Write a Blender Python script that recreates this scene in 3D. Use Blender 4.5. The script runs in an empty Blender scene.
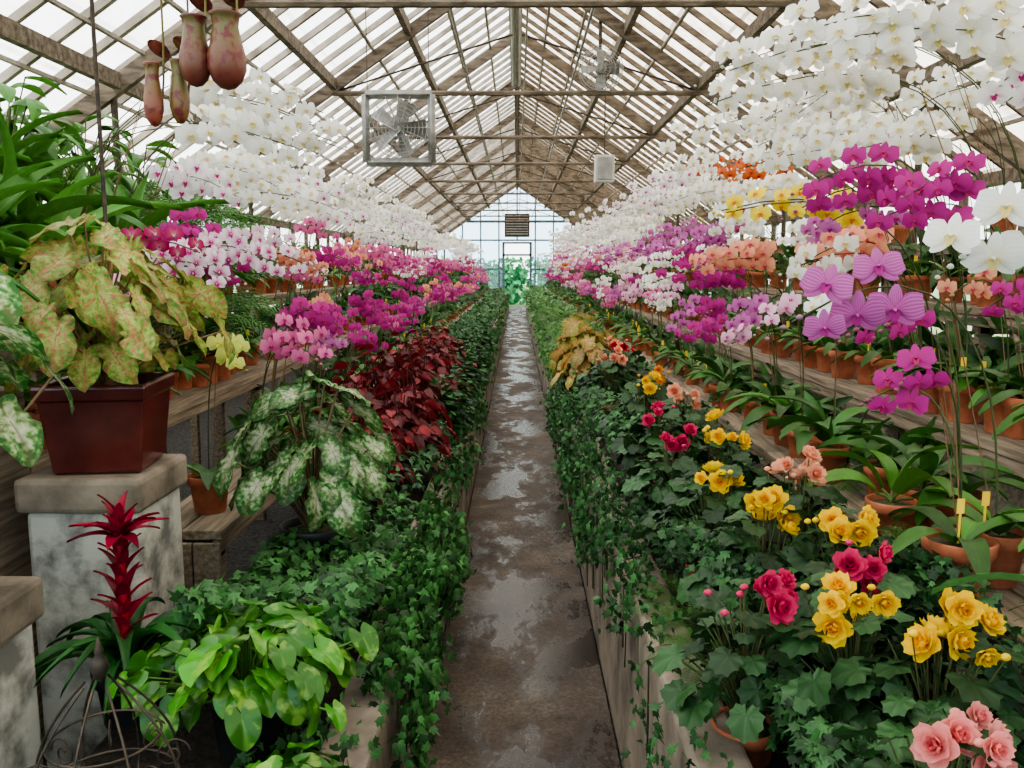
import bpy, math
import numpy as np
rng=np.random.default_rng(11)
R=lambda a=0.,b=1.: float(rng.uniform(a,b))
sc=bpy.context.scene
# ------------------------------------------------------------------ materials
def nd(nt,t,props=None,ins=None):
    n=nt.nodes.new(t)
    for k,v in (props or {}).items(): setattr(n,k,v)
    for k,v in (ins or {}).items():
        s=n.inputs[k]
        if isinstance(v,bpy.types.NodeSocket): nt.links.new(v,s)
        else: s.default_value=v
    return n
def newmat(name):
    m=bpy.data.materials.new(name); m.use_nodes=True; m.node_tree.nodes.clear(); return m,m.node_tree
def c4(c,a=1): return (c[0],c[1],c[2],a)
MATS={}; MI=[]
def reg(name,m): MATS[name]=(len(MI),m); MI.append(m)
def math_(nt,op,a,b=0.,c=0.,clamp=False):
    n=nd(nt,'ShaderNodeMath',{'operation':op,'use_clamp':clamp}); 
    for i,v in enumerate((a,b,c)):
        if isinstance(v,bpy.types.NodeSocket): nt.links.new(v,n.inputs[i])
        else: n.inputs[i].default_value=v
    return n.outputs[0]
def mix_(nt,f,a,b,bt='MIX'):
    n=nd(nt,'ShaderNodeMix',{'data_type':'RGBA','blend_type':bt})
    for i,v in ((0,f),(6,a),(7,b)):
        if isinstance(v,bpy.types.NodeSocket): nt.links.new(v,n.inputs[i])
        else: n.inputs[i].default_value=v
    return n.outputs[2]
def ramp_(nt,f,stops):
    n=nd(nt,'ShaderNodeValToRGB',None,{'Fac':f}); e=n.color_ramp.elements
    while len(e)<len(stops): e.new(0.5)
    for i,(p,c) in enumerate(stops): e[i].position=p; e[i].color=c4(c)
    return n.outputs['Color']
def out_(nt,sh): nd(nt,'ShaderNodeOutputMaterial',None,{'Surface':sh})
def noise_(nt,scale,detail=3,coord='Object',rough=.5,vec=None):
    if vec is None: vec=nd(nt,'ShaderNodeTexCoord').outputs[coord]
    return nd(nt,'ShaderNodeTexNoise',None,{'Vector':vec,'Scale':scale,'Detail':detail,'Roughness':rough}).outputs['Fac']
def plant_mat(name,rough=.45,tr=.25,pattern='midrib',spec=.4):
    m,nt=newmat(name)
    col=nd(nt,'ShaderNodeAttribute',{'attribute_name':'Col'}).outputs['Color']
    lp=nd(nt,'ShaderNodeAttribute',{'attribute_name':'lp'}).outputs['Vector']
    s=nd(nt,'ShaderNodeSeparateXYZ',None,{0:lp}); u,v,r=s.outputs
    av=math_(nt,'ABSOLUTE',v)
    n1=noise_(nt,30)
    c=col
    if pattern=='midrib':
        f=math_(nt,'SUBTRACT',1.,math_(nt,'MULTIPLY',av,9.),clamp=True)
        sv=math_(nt,'MULTIPLY',math_(nt,'POWER',math_(nt,'ABSOLUTE',math_(nt,'SINE',math_(nt,'MULTIPLY_ADD',u,22.,math_(nt,'MULTIPLY',av,-6.)))),8.),.25)
        f=math_(nt,'MAXIMUM',f,sv)
        c=mix_(nt,math_(nt,'MULTIPLY',f,.45),c,mix_(nt,1.,c,(2.0,1.8,1.7,1),'MULTIPLY'))
    elif pattern=='radial':
        a=math_(nt,'POWER',math_(nt,'ABSOLUTE',math_(nt,'COSINE',math_(nt,'MULTIPLY',v,11.))),14.)
        c=mix_(nt,math_(nt,'MULTIPLY',a,.35),c,mix_(nt,1.,c,(2.4,2.1,2.,1),'MULTIPLY'))
    elif pattern=='petal':
        a=math_(nt,'POWER',math_(nt,'ABSOLUTE',math_(nt,'SINE',math_(nt,'MULTIPLY',v,9.))),3.)
        c=mix_(nt,math_(nt,'MULTIPLY',a,.16),c,mix_(nt,1.,c,(.7,.55,.7,1),'MULTIPLY'))
    elif pattern=='stripe':
        a=math_(nt,'POWER',math_(nt,'ABSOLUTE',math_(nt,'SINE',math_(nt,'MULTIPLY',v,12.))),2.)
        c=mix_(nt,math_(nt,'MULTIPLY',a,.7),c,(.36,.03,.24,1))
    elif pattern=='variegated':
        a=noise_(nt,22,4); f=ramp_(nt,a,[(.54,(0,0,0)),(.62,(1,1,1))])
        c=mix_(nt,math_(nt,'MULTIPLY',f,.6),c,(.26,.42,.07,1))
        f2=math_(nt,'SUBTRACT',1.,math_(nt,'MULTIPLY',av,14.),clamp=True)
        c=mix_(nt,math_(nt,'MULTIPLY',f2,.4),c,(.2,.36,.08,1))
    elif pattern in('caladium','caladium_pink'):
        nz=noise_(nt,70,3); nz2=noise_(nt,120,2)
        t=math_(nt,'ADD',u,math_(nt,'MULTIPLY_ADD',nz,2.2,-1.1))
        veins=math_(nt,'POWER',math_(nt,'ABSOLUTE',math_(nt,'COSINE',math_(nt,'MULTIPLY',v,9.42))),22.)
        if pattern=='caladium':
            c=ramp_(nt,t,[(.0,(.52,.52,.38)),(.40,(.36,.42,.24)),(.68,(.12,.24,.07)),(1,(.025,.10,.02))]); vein=(.16,.10,.06,1)
        else:
            c=ramp_(nt,t,[(.0,(.54,.58,.22)),(.4,(.40,.50,.13)),(.8,(.25,.40,.08)),(1,(.12,.27,.04))]); vein=(.55,.12,.10,1)
            sp=ramp_(nt,nz2,[(.545,(0,0,0)),(.60,(1,1,1))]); c=mix_(nt,math_(nt,'MULTIPLY',sp,.8),c,(.56,.13,.12,1))
        a=math_(nt,'MULTIPLY',veins,math_(nt,'SUBTRACT',1.,math_(nt,'MULTIPLY',u,.6)))
        c=mix_(nt,math_(nt,'MULTIPLY',a,.8),c,vein)
        c=mix_(nt,.75,c,mix_(nt,1.,c,col,'MULTIPLY'))
    k=math_(nt,'ADD',math_(nt,'MULTIPLY',n1,.5),math_(nt,'MULTIPLY_ADD',r,.6,.42))
    kc=nd(nt,'ShaderNodeCombineColor',None,{0:k,1:k,2:k}).outputs[0]
    if 'petal' not in name: c=mix_(nt,1.,c,kc,'MULTIPLY')
    p=nd(nt,'ShaderNodeBsdfPrincipled',None,{'Base Color':c,'Roughness':rough,'Specular IOR Level':spec})
    t=nd(nt,'ShaderNodeBsdfTranslucent',None,{'Color':c})
    out_(nt,nd(nt,'ShaderNodeMixShader',None,{0:tr,1:p.outputs[0],2:t.outputs[0]}).outputs[0])
    reg(name,m)
plant_mat('petal',.55,.35,'petal',.2)
plant_mat('petal_striped',.5,.3,'stripe',.2)
plant_mat('leaf',.40,.25,'midrib',.35)
plant_mat('leaf_radial',.48,.15,'radial',.3)
plant_mat('leaf_variegated',.3,.22,'variegated',.45)
plant_mat('caladium_leaf',.5,.3,'caladium',.3)
plant_mat('caladium_pink_leaf',.5,.38,'caladium_pink',.3)
plant_mat('stem',.6,.1,'none',.3)
def simple(name,c1,c2,scale,rough=.7,bump=.0,detail=5,spec=.4,stretch=None,lo=.35,hi=.65,metal=0.):
    m,nt=newmat(name); vec=nd(nt,'ShaderNodeTexCoord').outputs['Object']
    if stretch: vec=nd(nt,'ShaderNodeMapping',None,{'Vector':vec,'Scale':stretch}).outputs[0]
    f=noise_(nt,scale,detail,vec=vec,rough=.6)
    c=ramp_(nt,f,[(lo,c1),(hi,c2)])
    p=nd(nt,'ShaderNodeBsdfPrincipled',None,{'Base Color':c,'Roughness':rough,'Specular IOR Level':spec,'Metallic':metal})
    if bump: 
        b=nd(nt,'ShaderNodeBump',None,{'Height':f,'Strength':bump,'Distance':.02}); nt.links.new(b.outputs[0],p.inputs['Normal'])
    out_(nt,p.outputs[0]); reg(name,m)
simple('terracotta',(.34,.095,.045),(.54,.18,.09),14,.8,.1)
simple('moss',(.03,.035,.012),(.10,.09,.04),60,.95,.6)
simple('wood_plank',(.12,.09,.06),(.31,.24,.17),6,.75,.3,stretch=(9,.6,9))
simple('wood_frame',(.075,.055,.040),(.23,.18,.135),5,.85,.3,stretch=(1,4,4))
simple('wood_white',(.20,.165,.13),(.46,.40,.34),4,.8,.2)
simple('concrete_wall',(.10,.08,.06),(.30,.24,.185),5,.9,.5,8)
simple('concrete_block',(.14,.135,.12),(.48,.46,.40),6,.9,.6,8,lo=.38,hi=.55)
simple('soil',(.010,.007,.005),(.035,.025,.016),40,.95,.8)
simple('gravel',(.018,.016,.014),(.08,.07,.06),50,.95,.8,lo=.4,hi=.6)
simple('glazed_red',(.055,.008,.008),(.11,.02,.016),6,.18,.05,spec=.7)
simple('black_plastic',(.012,.012,.012),(.025,.025,.025),6,.45)
simple('metal_dark',(.03,.026,.022),(.10,.07,.05),20,.55,.1,metal=.5)
simple('metal_grey',(.22,.21,.20),(.38,.37,.35),8,.5,metal=.2)
simple('enamel_white',(.45,.44,.4),(.6,.59,.55),5,.4)
simple('grass',(.05,.13,.02),(.12,.26,.05),3,.9,.4)
simple('hedge_leaf',(.04,.15,.06),(.12,.34,.16),6,.8,.9)
simple('tag_yellow',(.75,.45,.03),(.85,.55,.05),5,.5)
simple('frame_blue',(.07,.10,.13),(.13,.18,.23),4,.5)
# path
m,nt=newmat('wet_concrete'); tc=nd(nt,'ShaderNodeTexCoord').outputs['Object']
a=noise_(nt,2.2,9,rough=.72); b=noise_(nt,60,5,rough=.75); w=noise_(nt,1.7,8,vec=nd(nt,'ShaderNodeMapping',None,{'Vector':tc,'Location':(5,3,0),'Scale':(1.6,.8,1)}).outputs[0],rough=.7)
c=ramp_(nt,a,[(.32,(.030,.022,.017)),(.46,(.068,.050,.039)),(.56,(.10,.077,.061)),(.72,(.20,.165,.135))])
c=mix_(nt,.7,c,ramp_(nt,b,[(.33,(.16,.14,.12)),(.66,(.80,.76,.72))]),'OVERLAY')
wet=ramp_(nt,w,[(.48,(0,0,0)),(.54,(1,1,1))])
c=mix_(nt,wet,c,mix_(nt,1.,c,(.45,.41,.38,1),'MULTIPLY'))
rg=math_(nt,'MULTIPLY_ADD',wet,-.52,.76)
p=nd(nt,'ShaderNodeBsdfPrincipled',None,{'Base Color':c,'Roughness':rg,'Specular IOR Level':.42})
bp=nd(nt,'ShaderNodeBump',None,{'Height':b,'Strength':math_(nt,'MULTIPLY_ADD',wet,-.36,.5),'Distance':.012}); nt.links.new(bp.outputs[0],p.inputs['Normal'])
out_(nt,p.outputs[0]); reg('wet_concrete',m)
# whitewashed roof glass
def glassmat(name,tint,base,lo,hi,dirt):
    m,nt=newmat(name); tc=nd(nt,'ShaderNodeTexCoord').outputs['Object']
    s=nd(nt,'ShaderNodeSeparateXYZ',None,{0:tc})
    st=noise_(nt,1.,5,vec=nd(nt,'ShaderNodeMapping',None,{'Vector':tc,'Scale':(1.2,5,1.2)}).outputs[0],rough=.7)
    f=nd(nt,'ShaderNodeMapRange',None,{0:st,1:.3,2:.7,3:lo,4:hi}).outputs[0]
    lap=math_(nt,'FRACT',math_(nt,'MULTIPLY',math_(nt,'ABSOLUTE',s.outputs[0]),2.6))
    lap=math_(nt,'GREATER_THAN',lap,.92)
    dc=mix_(nt,math_(nt,'MULTIPLY',lap,dirt),c4(base),(.30,.24,.18,1))
    dn=ramp_(nt,noise_(nt,4.,6,rough=.75),[(.43,(1,1,1)),(.66,(.42,.32,.23))])
    dc=mix_(nt,dirt,dc,mix_(nt,1.,dc,dn,'MULTIPLY'))
    t=nd(nt,'ShaderNodeBsdfTransparent',None,{'Color':c4(tint)})
    l=nd(nt,'ShaderNodeBsdfTranslucent',None,{'Color':dc})
    f=math_(nt,'MAXIMUM',f,math_(nt,'MULTIPLY',lap,.8*dirt))
    out_(nt,nd(nt,'ShaderNodeMixShader',None,{0:f,1:t.outputs[0],2:l.outputs[0]}).outputs[0]); reg(name,m)
glassmat('roof_glass',(.97,.98,1.),(.97,.97,.95),.15,.70,.55)
glassmat('roof_glass_dirty',(.92,.90,.86),(.88,.80,.70),.40,1.,1.)
glassmat('window_glass',(.62,.84,.98),(.7,.85,.95),.05,.3,.0)
# nepenthes pitcher
m,nt=newmat('pitcher_skin'); a=noise_(nt,60,3)
s=nd(nt,'ShaderNodeAttribute',{'attribute_name':'Col'}).outputs['Color']
c=mix_(nt,ramp_(nt,a,[(.5,(0,0,0)),(.62,(1,1,1))]),s,(.14,.02,.02,1))
p=nd(nt,'ShaderNodeBsdfPrincipled',None,{'Base Color':c,'Roughness':.4}); out_(nt,p.outputs[0]); reg('pitcher_skin',m)

# ------------------------------------------------------------------ mesh builder
def T_(v,f,lp=None,w=None,mat='leaf'):
    v=np.asarray(v,float); f=np.asarray(f,int)
    if f.shape[1]==3: f=np.hstack([f,-np.ones((len(f),1),int)])
    n=len(v)
    return dict(v=v,f=f,lp=np.zeros((n,2)) if lp is None else np.asarray(lp,float),w=np.zeros(n) if w is None else np.asarray(w,float),m=np.full(len(f),MATS[mat][0]))
def merge(ts):
    off=0;V=[];F=[];L=[];W=[];M=[]
    for t in ts:
        f=t['f'].copy(); f[f>=0]+=off; V.append(t['v']);F.append(f);L.append(t['lp']);W.append(t['w']);M.append(t['m']); off+=len(t['v'])
    return dict(v=np.vstack(V),f=np.vstack(F),lp=np.vstack(L),w=np.concatenate(W),m=np.concatenate(M))
def tx(t,M):
    t=dict(t); t['v']=t['v']@M[:3,:3].T+M[:3,3]; return t
def rotz(a,loc=(0,0,0),s=1.):
    c,n=math.cos(a)*s,math.sin(a)*s; return np.array([[c,-n,0,loc[0]],[n,c,0,loc[1]],[0,0,s,loc[2]],[0,0,0,1.]])
def roty(a):
    c,s=math.cos(a),math.sin(a); return np.array([[c,0,s,0],[0,1,0,0],[-s,0,c,0],[0,0,0,1.]])
def nrm(a): return a/np.maximum(np.linalg.norm(a,axis=-1,keepdims=True),1e-9)
def frames(pos,a,n,s):
    pos=np.atleast_2d(pos);K=len(pos);a=np.broadcast_to(a,(K,3));n=np.broadcast_to(n,(K,3));s=np.broadcast_to(s,(K,))
    X=nrm(a);Y=nrm(np.cross(n,X));Z=np.cross(X,Y)
    M=np.zeros((K,4,4));M[:,:3,0]=X*s[:,None];M[:,:3,1]=Y*s[:,None];M[:,:3,2]=Z*s[:,None];M[:,:3,3]=pos;M[:,3,3]=1
    return M
def fframes(pos,face,up,s):
    pos=np.atleast_2d(pos);K=len(pos);face=np.broadcast_to(face,(K,3));up=np.broadcast_to(up,(K,3));s=np.broadcast_to(s,(K,))
    Z=nrm(face);Y=nrm(np.cross(Z,up));X=np.cross(Y,Z)
    M=np.zeros((K,4,4));M[:,:3,0]=X*s[:,None];M[:,:3,1]=Y*s[:,None];M[:,:3,2]=Z*s[:,None];M[:,:3,3]=pos;M[:,3,3]=1
    return M
class MB:
    def __init__(s): s.V=[];s.F=[];s.C=[];s.L=[];s.M=[];s.n=0
    def place(s,t,M,c1=(1,1,1),c2=None):
        M=np.asarray(M); 
        if M.ndim==2: M=M[None]
        K=len(M);n=len(t['v'])
        v=np.einsum('kij,nj->kni',M[:,:3,:3],t['v'])+M[:,None,:3,3]
        c1=np.broadcast_to(np.asarray(c1,float),(K,3)); c2=c1 if c2 is None else np.broadcast_to(np.asarray(c2,float),(K,3))
        w=t['w'][None,:,None]; c=c1[:,None]*(1-w)+c2[:,None]*w
        r=rng.random(K); l=np.empty((K,n,3)); l[:,:,:2]=t['lp'][None]; l[:,:,2]=r[:,None]
        f=np.repeat(t['f'][None],K,0); off=(np.arange(K)*n+s.n)[:,None,None]; f=np.where(f>=0,f+off,-1)
        s.V.append(v.reshape(-1,3));s.F.append(f.reshape(-1,4));s.C.append(c.reshape(-1,3));s.L.append(l.reshape(-1,3));s.M.append(np.tile(t['m'],K));s.n+=K*n
    def beam(s,p0,p1,w,h,mat):
        p0=np.array(p0,float);p1=np.array(p1,float);d=nrm(p1-p0);up=np.array([0,0,1.]) if abs(d[2])<.95 else np.array([0,1.,0])
        sd=nrm(np.cross(d,up));u=np.cross(sd,d);v=[]
        for p in (p0,p1):
            for a,b in ((-1,-1),(1,-1),(1,1),(-1,1)): v.append(p+sd*a*w/2+u*b*h/2)
        s.place(T_(v,[(0,1,2,3),(7,6,5,4),(0,4,5,1),(1,5,6,2),(2,6,7,3),(3,7,4,0)],mat=mat),np.eye(4),(1,1,1))
    def box(s,a,b,mat):
        x0,y0,z0=a;x1,y1,z1=b
        v=[(x0,y0,z0),(x1,y0,z0),(x1,y1,z0),(x0,y1,z0),(x0,y0,z1),(x1,y0,z1),(x1,y1,z1),(x0,y1,z1)]
        s.place(T_(v,[(3,2,1,0),(4,5,6,7),(0,1,5,4),(1,2,6,5),(2,3,7,6),(3,0,4,7)],mat=mat),np.eye(4))
    def tube(s,pts,r,mat,sides=5,c=(1,1,1)): s.place(tubeT(pts,r,sides,mat),np.eye(4),c)
    def build(s,name,smooth=True,bevel=0,parent=None):
        V=np.vstack(s.V);F=np.vstack(s.F);M=np.concatenate(s.M)
        cen=np.array([V[:,0].mean(),V[:,1].mean(),V[:,2].min()])
        if name.startswith('roof_gl'): cen=np.zeros(3)
        me=bpy.data.meshes.new(name); cnt=(F>=0).sum(1); loops=F[F>=0]
        me.vertices.add(len(V)); me.vertices.foreach_set('co',(V-cen).astype(np.float32).ravel())
        me.loops.add(len(loops)); me.loops.foreach_set('vertex_index',loops.astype(np.int32))
        me.polygons.add(len(F)); st=np.concatenate([[0],np.cumsum(cnt)[:-1]]).astype(np.int32)
        me.polygons.foreach_set('loop_start',st)
        um,inv=np.unique(M,return_inverse=True)
        for i in um: me.materials.append(MI[i])
        me.polygons.foreach_set('material_index',inv.astype(np.int32).ravel())
        me.polygons.foreach_set('use_smooth',np.full(len(F),smooth))
        C=np.vstack(s.C); at=me.attributes.new('Col','FLOAT_COLOR','POINT'); at.data.foreach_set('color',np.hstack([C,np.ones((len(C),1))]).astype(np.float32).ravel())
        at=me.attributes.new('lp','FLOAT_VECTOR','POINT'); at.data.foreach_set('vector',np.vstack(s.L).astype(np.float32).ravel())
        me.update(calc_edges=True); me.validate()
        o=bpy.data.objects.new(name,me); o.location=cen; sc.collection.objects.link(o)
        if bevel: b=o.modifiers.new('bevel','BEVEL'); b.width=bevel; b.segments=2; b.limit_method='ANGLE'
        return o
def tubeT(pts,r,sides=5,mat='stem'):
    P=np.asarray(pts,float);n=len(P);r=np.broadcast_to(r,(n,));T=nrm(np.gradient(P,axis=0))
    ref=np.array([.31,.17,.93]) if abs(T[0]@np.array([0,0,1.]))<.9 else np.array([1,.2,.1])
    A=nrm(np.cross(T,ref));B=np.cross(T,A);an=np.arange(sides)*2*np.pi/sides
    V=P[:,None]+r[:,None,None]*(A[:,None]*np.cos(an)[None,:,None]+B[:,None]*np.sin(an)[None,:,None])
    F=[(i*sides+j,i*sides+(j+1)%sides,(i+1)*sides+(j+1)%sides,(i+1)*sides+j) for i in range(n-1) for j in range(sides)]
    return T_(V.reshape(-1,3),F,mat=mat)
def lathe(prof,seg,mat,w=None):
    P=np.array(prof,float);an=np.arange(seg)*2*np.pi/seg
    V=np.stack([P[:,0,None]*np.cos(an),P[:,0,None]*np.sin(an),np.repeat(P[:,1,None],seg,1)],-1).reshape(-1,3)
    F=[(i*seg+j,i*seg+(j+1)%seg,(i+1)*seg+(j+1)%seg,(i+1)*seg+j) for i in range(len(P)-1) for j in range(seg)]
    ww=None if w is None else np.repeat(np.array(w,float),seg)
    return T_(V,F,mat=mat,w=ww)
def grid(nu,nv,prof,W,zf,mat='leaf',wf=None,xf=None):
    u=np.linspace(0,1,nu+1);s=np.linspace(-1,1,nv+1);U,S=np.meshgrid(u,s,indexing='ij');w=np.maximum(prof(U),.03)*W
    X=U if xf is None else xf(U);Z=zf(U,S)
    V=np.stack([X,S*w,Z],-1).reshape(-1,3)
    F=[(i*(nv+1)+j,(i+1)*(nv+1)+j,(i+1)*(nv+1)+j+1,i*(nv+1)+j+1) for i in range(nu) for j in range(nv)]
    return T_(V,F,np.stack([U,S],-1).reshape(-1,2),None if wf is None else wf(U,S).ravel(),mat)
def polar(rf,n,rings,zf,mat,cx=0.):
    th=np.linspace(-np.pi,np.pi,n+1);V=[(0,0,0)];L=[(0,0)];F=[]
    for k in range(1,rings+1):
        q=k/rings
        for t in th:
            r=rf(t)*q;x=r*math.cos(t);y=r*math.sin(t);V.append((x,y,zf(x,y,q,t)));L.append((q,t/np.pi))
    for j in range(n): F.append((0,1+j,2+j,-1))
    for k in range(1,rings):
        for j in range(n):
            a=1+(k-1)*(n+1)+j;b=a+n+1;F.append((a,b,b+1,a+1))
    V=np.array(V);V[:,0]-=cx
    return T_(V,F,L,None,mat)
def potT(seg,mat='terracotta'):
    t=lathe([(0,.0),(.052,0),(.055,.004),(.067,.102),(.0745,.104),(.078,.135),(.075,.138),(.070,.136),(.068,.118)],seg,mat)
    d=lathe([(.068,.119),(.04,.127),(0.001,.13)],seg,'moss')
    return merge([t,d])
POT=[potT(20),potT(9),potT(6)]; POTB=potT(20,'black_plastic')
ell=lambda U:np.sin(np.pi*(.07+.93*U))**.6
def orchidflower(nu,nv,mat='petal',lip=True,wc=.5):
    se=lambda U:np.sin(np.pi*(.10+.86*U))**.7
    sep=grid(nu,nv,se,.27,lambda U,S:-.10*U*U-.04*S*S,mat,lambda U,S:wc*(1-U)**2.5)
    pp=lambda U:np.sqrt(np.clip(1-((U-.58)/.60)**2,0.0,1))*np.clip(.25+1.6*U,0,1)+.06
    pet=grid(nu,nv,pp,.53,lambda U,S:.03-.05*U*U-.06*S*S+.02*np.sin(5*U)*S,mat,lambda U,S:wc*(1-U)**2.5)
    ts=[]
    for a in (0,2.25,-2.25): ts.append(tx(sep,rotz(a,s=.50)))
    for a in (1.38,-1.38): ts.append(tx(pet,rotz(a,(0,0,.02),.53)))
    if lip:
        l=grid(2 if nu<4 else 3,2,ell,.38,lambda U,S:.45*U-.3*U*U+.15*S*S,mat,lambda U,S:np.ones_like(U))
        ts.append(tx(l,rotz(np.pi,(0,0,.04),.23)))
        if nu>3:
            for a in (1.2,-1.2): ts.append(tx(l,rotz(np.pi+a,(0,0,.05),.13)))
            c=lathe([(.035,0),(.04,.05),(.03,.10),(.001,.12)],6,mat,w=[.2,.2,.1,0]); ts.append(tx(c,rotz(0,(.01,0,.02))))
    return merge(ts)
FL=[orchidflower(6,4),orchidflower(4,2),orchidflower(3,2)]
FLS=orchidflower(7,6,'petal_striped')
FLB=orchidflower(6,4,wc=1.3)
BUD=lathe([(.001,-.2),(.12,-.12),(.17,0),(.12,.14),(.001,.22)],6,'petal')
OLEAF=[grid(8,2,lambda U:np.sin(np.pi*(.12+.86*U))**.55,.15,lambda U,S:.75*U-.95*U*U+.05*S*S,'leaf'),grid(4,2,lambda U:np.sin(np.pi*(.12+.86*U))**.55,.15,lambda U,S:.7*U-.9*U*U+.05*S*S,'leaf')]
TAG=T_([(-.009,0,0),(.009,0,0),(.009,0,.035),(-.009,0,.035),(-.003,0,-.07),(.003,0,-.07),(.003,0,0),(-.003,0,0)],[(0,1,2,3),(4,5,6,7)],mat='tag_yellow')
def bez(P,t):
    t=t[:,None];return (1-t)**3*P[0]+3*(1-t)**2*t*P[1]+3*(1-t)*t*t*P[2]+t**3*P[3]
G1=np.array([.035,.11,.016])
PAL={'white':((.93,.93,.90),(.75,.62,.25)),'white_pinklip':((.93,.91,.91),(.55,.03,.22)),'magenta':((.46,.035,.25),(.48,.04,.15)),
 'pink':((.72,.19,.38),(.45,.02,.18)),'pale_pink':((.86,.54,.66),(.55,.05,.28)),'lilac':((.55,.17,.42),(.40,.02,.2)),'crimson':((.38,.01,.10),(.7,.4,.4)),
 'yellow':((.88,.72,.06),(.70,.2,.03)),'peach':((.82,.38,.24),(.58,.07,.12)),'orange':((.72,.18,.05),(.4,.03,.05)),'lime':((.62,.68,.18),(.70,.66,.1)),'bicolor':((.92,.78,.84),(.55,.03,.24))}
def orchid(mb,x,y,z,side,pal,h=.6,lean=.3,nst=2,nf=9,fs=.085,lod=0,pots=1.,dirv=None,flower=None,face=None,nleaf=5,lz=1.,drop=.82,t0=.56,jf=.2):
    P0=np.array([x,y,z+.125*pots]);c1,c2=PAL[pal];c1=np.array(c1);c2=np.array(c2)
    mb.place(POT[lod],rotz(R(0,6),(x,y,z),pots*R(.95,1.08)))
    ph=R(0,6);n=nleaf if lod==0 else max(3,nleaf-1)
    az=ph+np.arange(n)*2*np.pi/n*1.0+rng.uniform(-.3,.3,n)
    a=np.stack([np.cos(az),np.sin(az),rng.uniform(-.1,.45,n)],-1)
    mb.place(OLEAF[0 if lod==0 else 1],frames(P0+a*[.02,.02,0],a,(0,0,1),rng.uniform(.15,.24,n)*lz),G1*rng.uniform(.6,1.5,(n,1))*[1,1,.9])
    if face is None: face=np.array([-side*.62,-.75,.05])
    face=np.array(face,float)
    for k in range(nst):
        lv=np.array([-side*lean*R(.7,1.2),R(-.22,.14),0]) if dirv is None else np.array(dirv,float)+np.array([R(-.06,.06),R(-.08,.08),0])*(k>0)
        hh=h*R(.86,1.1)
        if dirv is not None and k==0: hh=h
        B=np.array([P0,P0+np.array([lv[0]*.02,lv[1]*.1,hh*.75]),P0+np.array([lv[0]*.35,lv[1]*.5,hh*1.22]),P0+np.array([lv[0]*1.15,lv[1]*1.1,hh*drop])])
        pts=bez(B,np.linspace(0,1,12 if lod==0 else 6)); mb.tube(pts,.0026 if lod==0 else .003,'stem',5 if lod==0 else 3,(.07,.08,.03))
        if lod==0: mb.tube(np.array([P0+[.01,0,-.05],pts[6]+[.006,.004,0.02]]),.002,'stem',4,(.2,.12,.06))
        nn=max(3,int(nf*R(.85,1.15)));t=np.linspace(t0,.97,nn)
        p=bez(B,t);tg=nrm(bez(B,t+.01)-p);lat=nrm(np.cross(tg,face));sg=np.where(np.arange(nn)%2,1,-1)[:,None]
        p=p+lat*sg*fs*.42+nrm(face)*fs*.25+rng.normal(0,fs*.08,(nn,3))
        fc=face+lat*sg*.25+rng.normal(0,jf,(nn,3))
        tt=flower or FL[lod]
        mb.place(tt,fframes(p,fc,np.array([0,0,1.])+rng.normal(0,.12,(nn,3)),fs*rng.uniform(.9,1.1,nn)*np.linspace(1.08,.88,nn)),c1*rng.uniform(.85,1.05,(nn,1)),c2)
        if lod<2:
            p=bez(B,np.linspace(.985,1.05,3)); mb.place(BUD,frames(p,(0,0,-1),(1,0,0),np.array([.045,.038,.03])),c1*.6+np.array([.06,.10,.02]))
    if lod<2 and R()<.35: mb.place(TAG,rotz(R(-.4,.4),(x+R(-.05,.05),y-.03,z+.2*pots)))
# leaf templates
def ivyr(t):
    L=[(0,1.,.30),(.95,.78,.30),(-.95,.78,.30),(2.0,.55,.35),(-2.0,.55,.35)];r=.36
    for c,a,w in L: r=max(r,a*math.exp(-((t-c)/w)**2))
    return r*.55
IVY=polar(ivyr,16,1,lambda x,y,q,t:-.25*x*x+.15*abs(y)-.05,'leaf_radial',cx=-.15)
IVYS=polar(ivyr,10,1,lambda x,y,q,t:-.2*x*x+.15*abs(y),'leaf_radial',cx=-.15)
def heartr(t):
    a=abs(t)/np.pi
    if a<.55: return .98*(1-a/.55)**1.6*.42+.56
    return .56+.10*math.sin((a-.55)/.45*np.pi)-.36*max(0,(a-.86)/.14)
HEART=polar(heartr,28,4,lambda x,y,q,t:-.35*max(x,0)**2-.25*y*y+.05*math.sin(5*t)*q*q+.32*abs(y),'leaf_variegated')
def cal(mat):
    def rr(t):
        a=abs(t)/np.pi
        if a<.6: return .30+.75*(1-a/.6)**1.25+.07*a
        return .342+.28*math.sin(min(1,(a-.6)/.3)*np.pi/2)*(1 if a<.93 else max(.25,1-(a-.93)/.07*.85))
    return polar(rr,36,5,lambda x,y,q,t:-.33*x*abs(x)-.35*y*y+.28*abs(y)+.05*math.sin(8*t)*q**2+.03*math.sin(13*t)*q**3,mat)
CALG=cal('caladium_leaf');CALP=cal('caladium_pink_leaf')
BEGL=polar(lambda t:(.50+.045*math.cos(11*t)+.14*math.cos(t))*(1-.5*max(0,(abs(t)/np.pi-.88)/.12)),22,2,lambda x,y,q,t:-.35*(x*x)+.05*math.cos(6*t)*q+.2*abs(y)-.3*y*y,'leaf_radial',cx=-.4)
COLE=grid(8,4,lambda U:np.sin(np.pi*(.04+.96*U**.8))**.75*(1+.10*np.sin(U*50)),.34,lambda U,S:.2*U-.45*U*U+.12*np.abs(S)+.03*np.sin(U*22)*np.abs(S),'leaf')
SMALL=grid(3,2,ell,.30,lambda U,S:.1*U-.3*U*U+.08*np.abs(S),'leaf')
STRAP=grid(12,2,lambda U:(1-U**3)**.8*(.6+.4*np.sin(np.pi*np.minimum(U+.2,1))),.075,lambda U,S:1.0*U-1.25*U*U+.06*np.abs(S),'leaf',xf=lambda U:U-.12*U**3)
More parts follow.
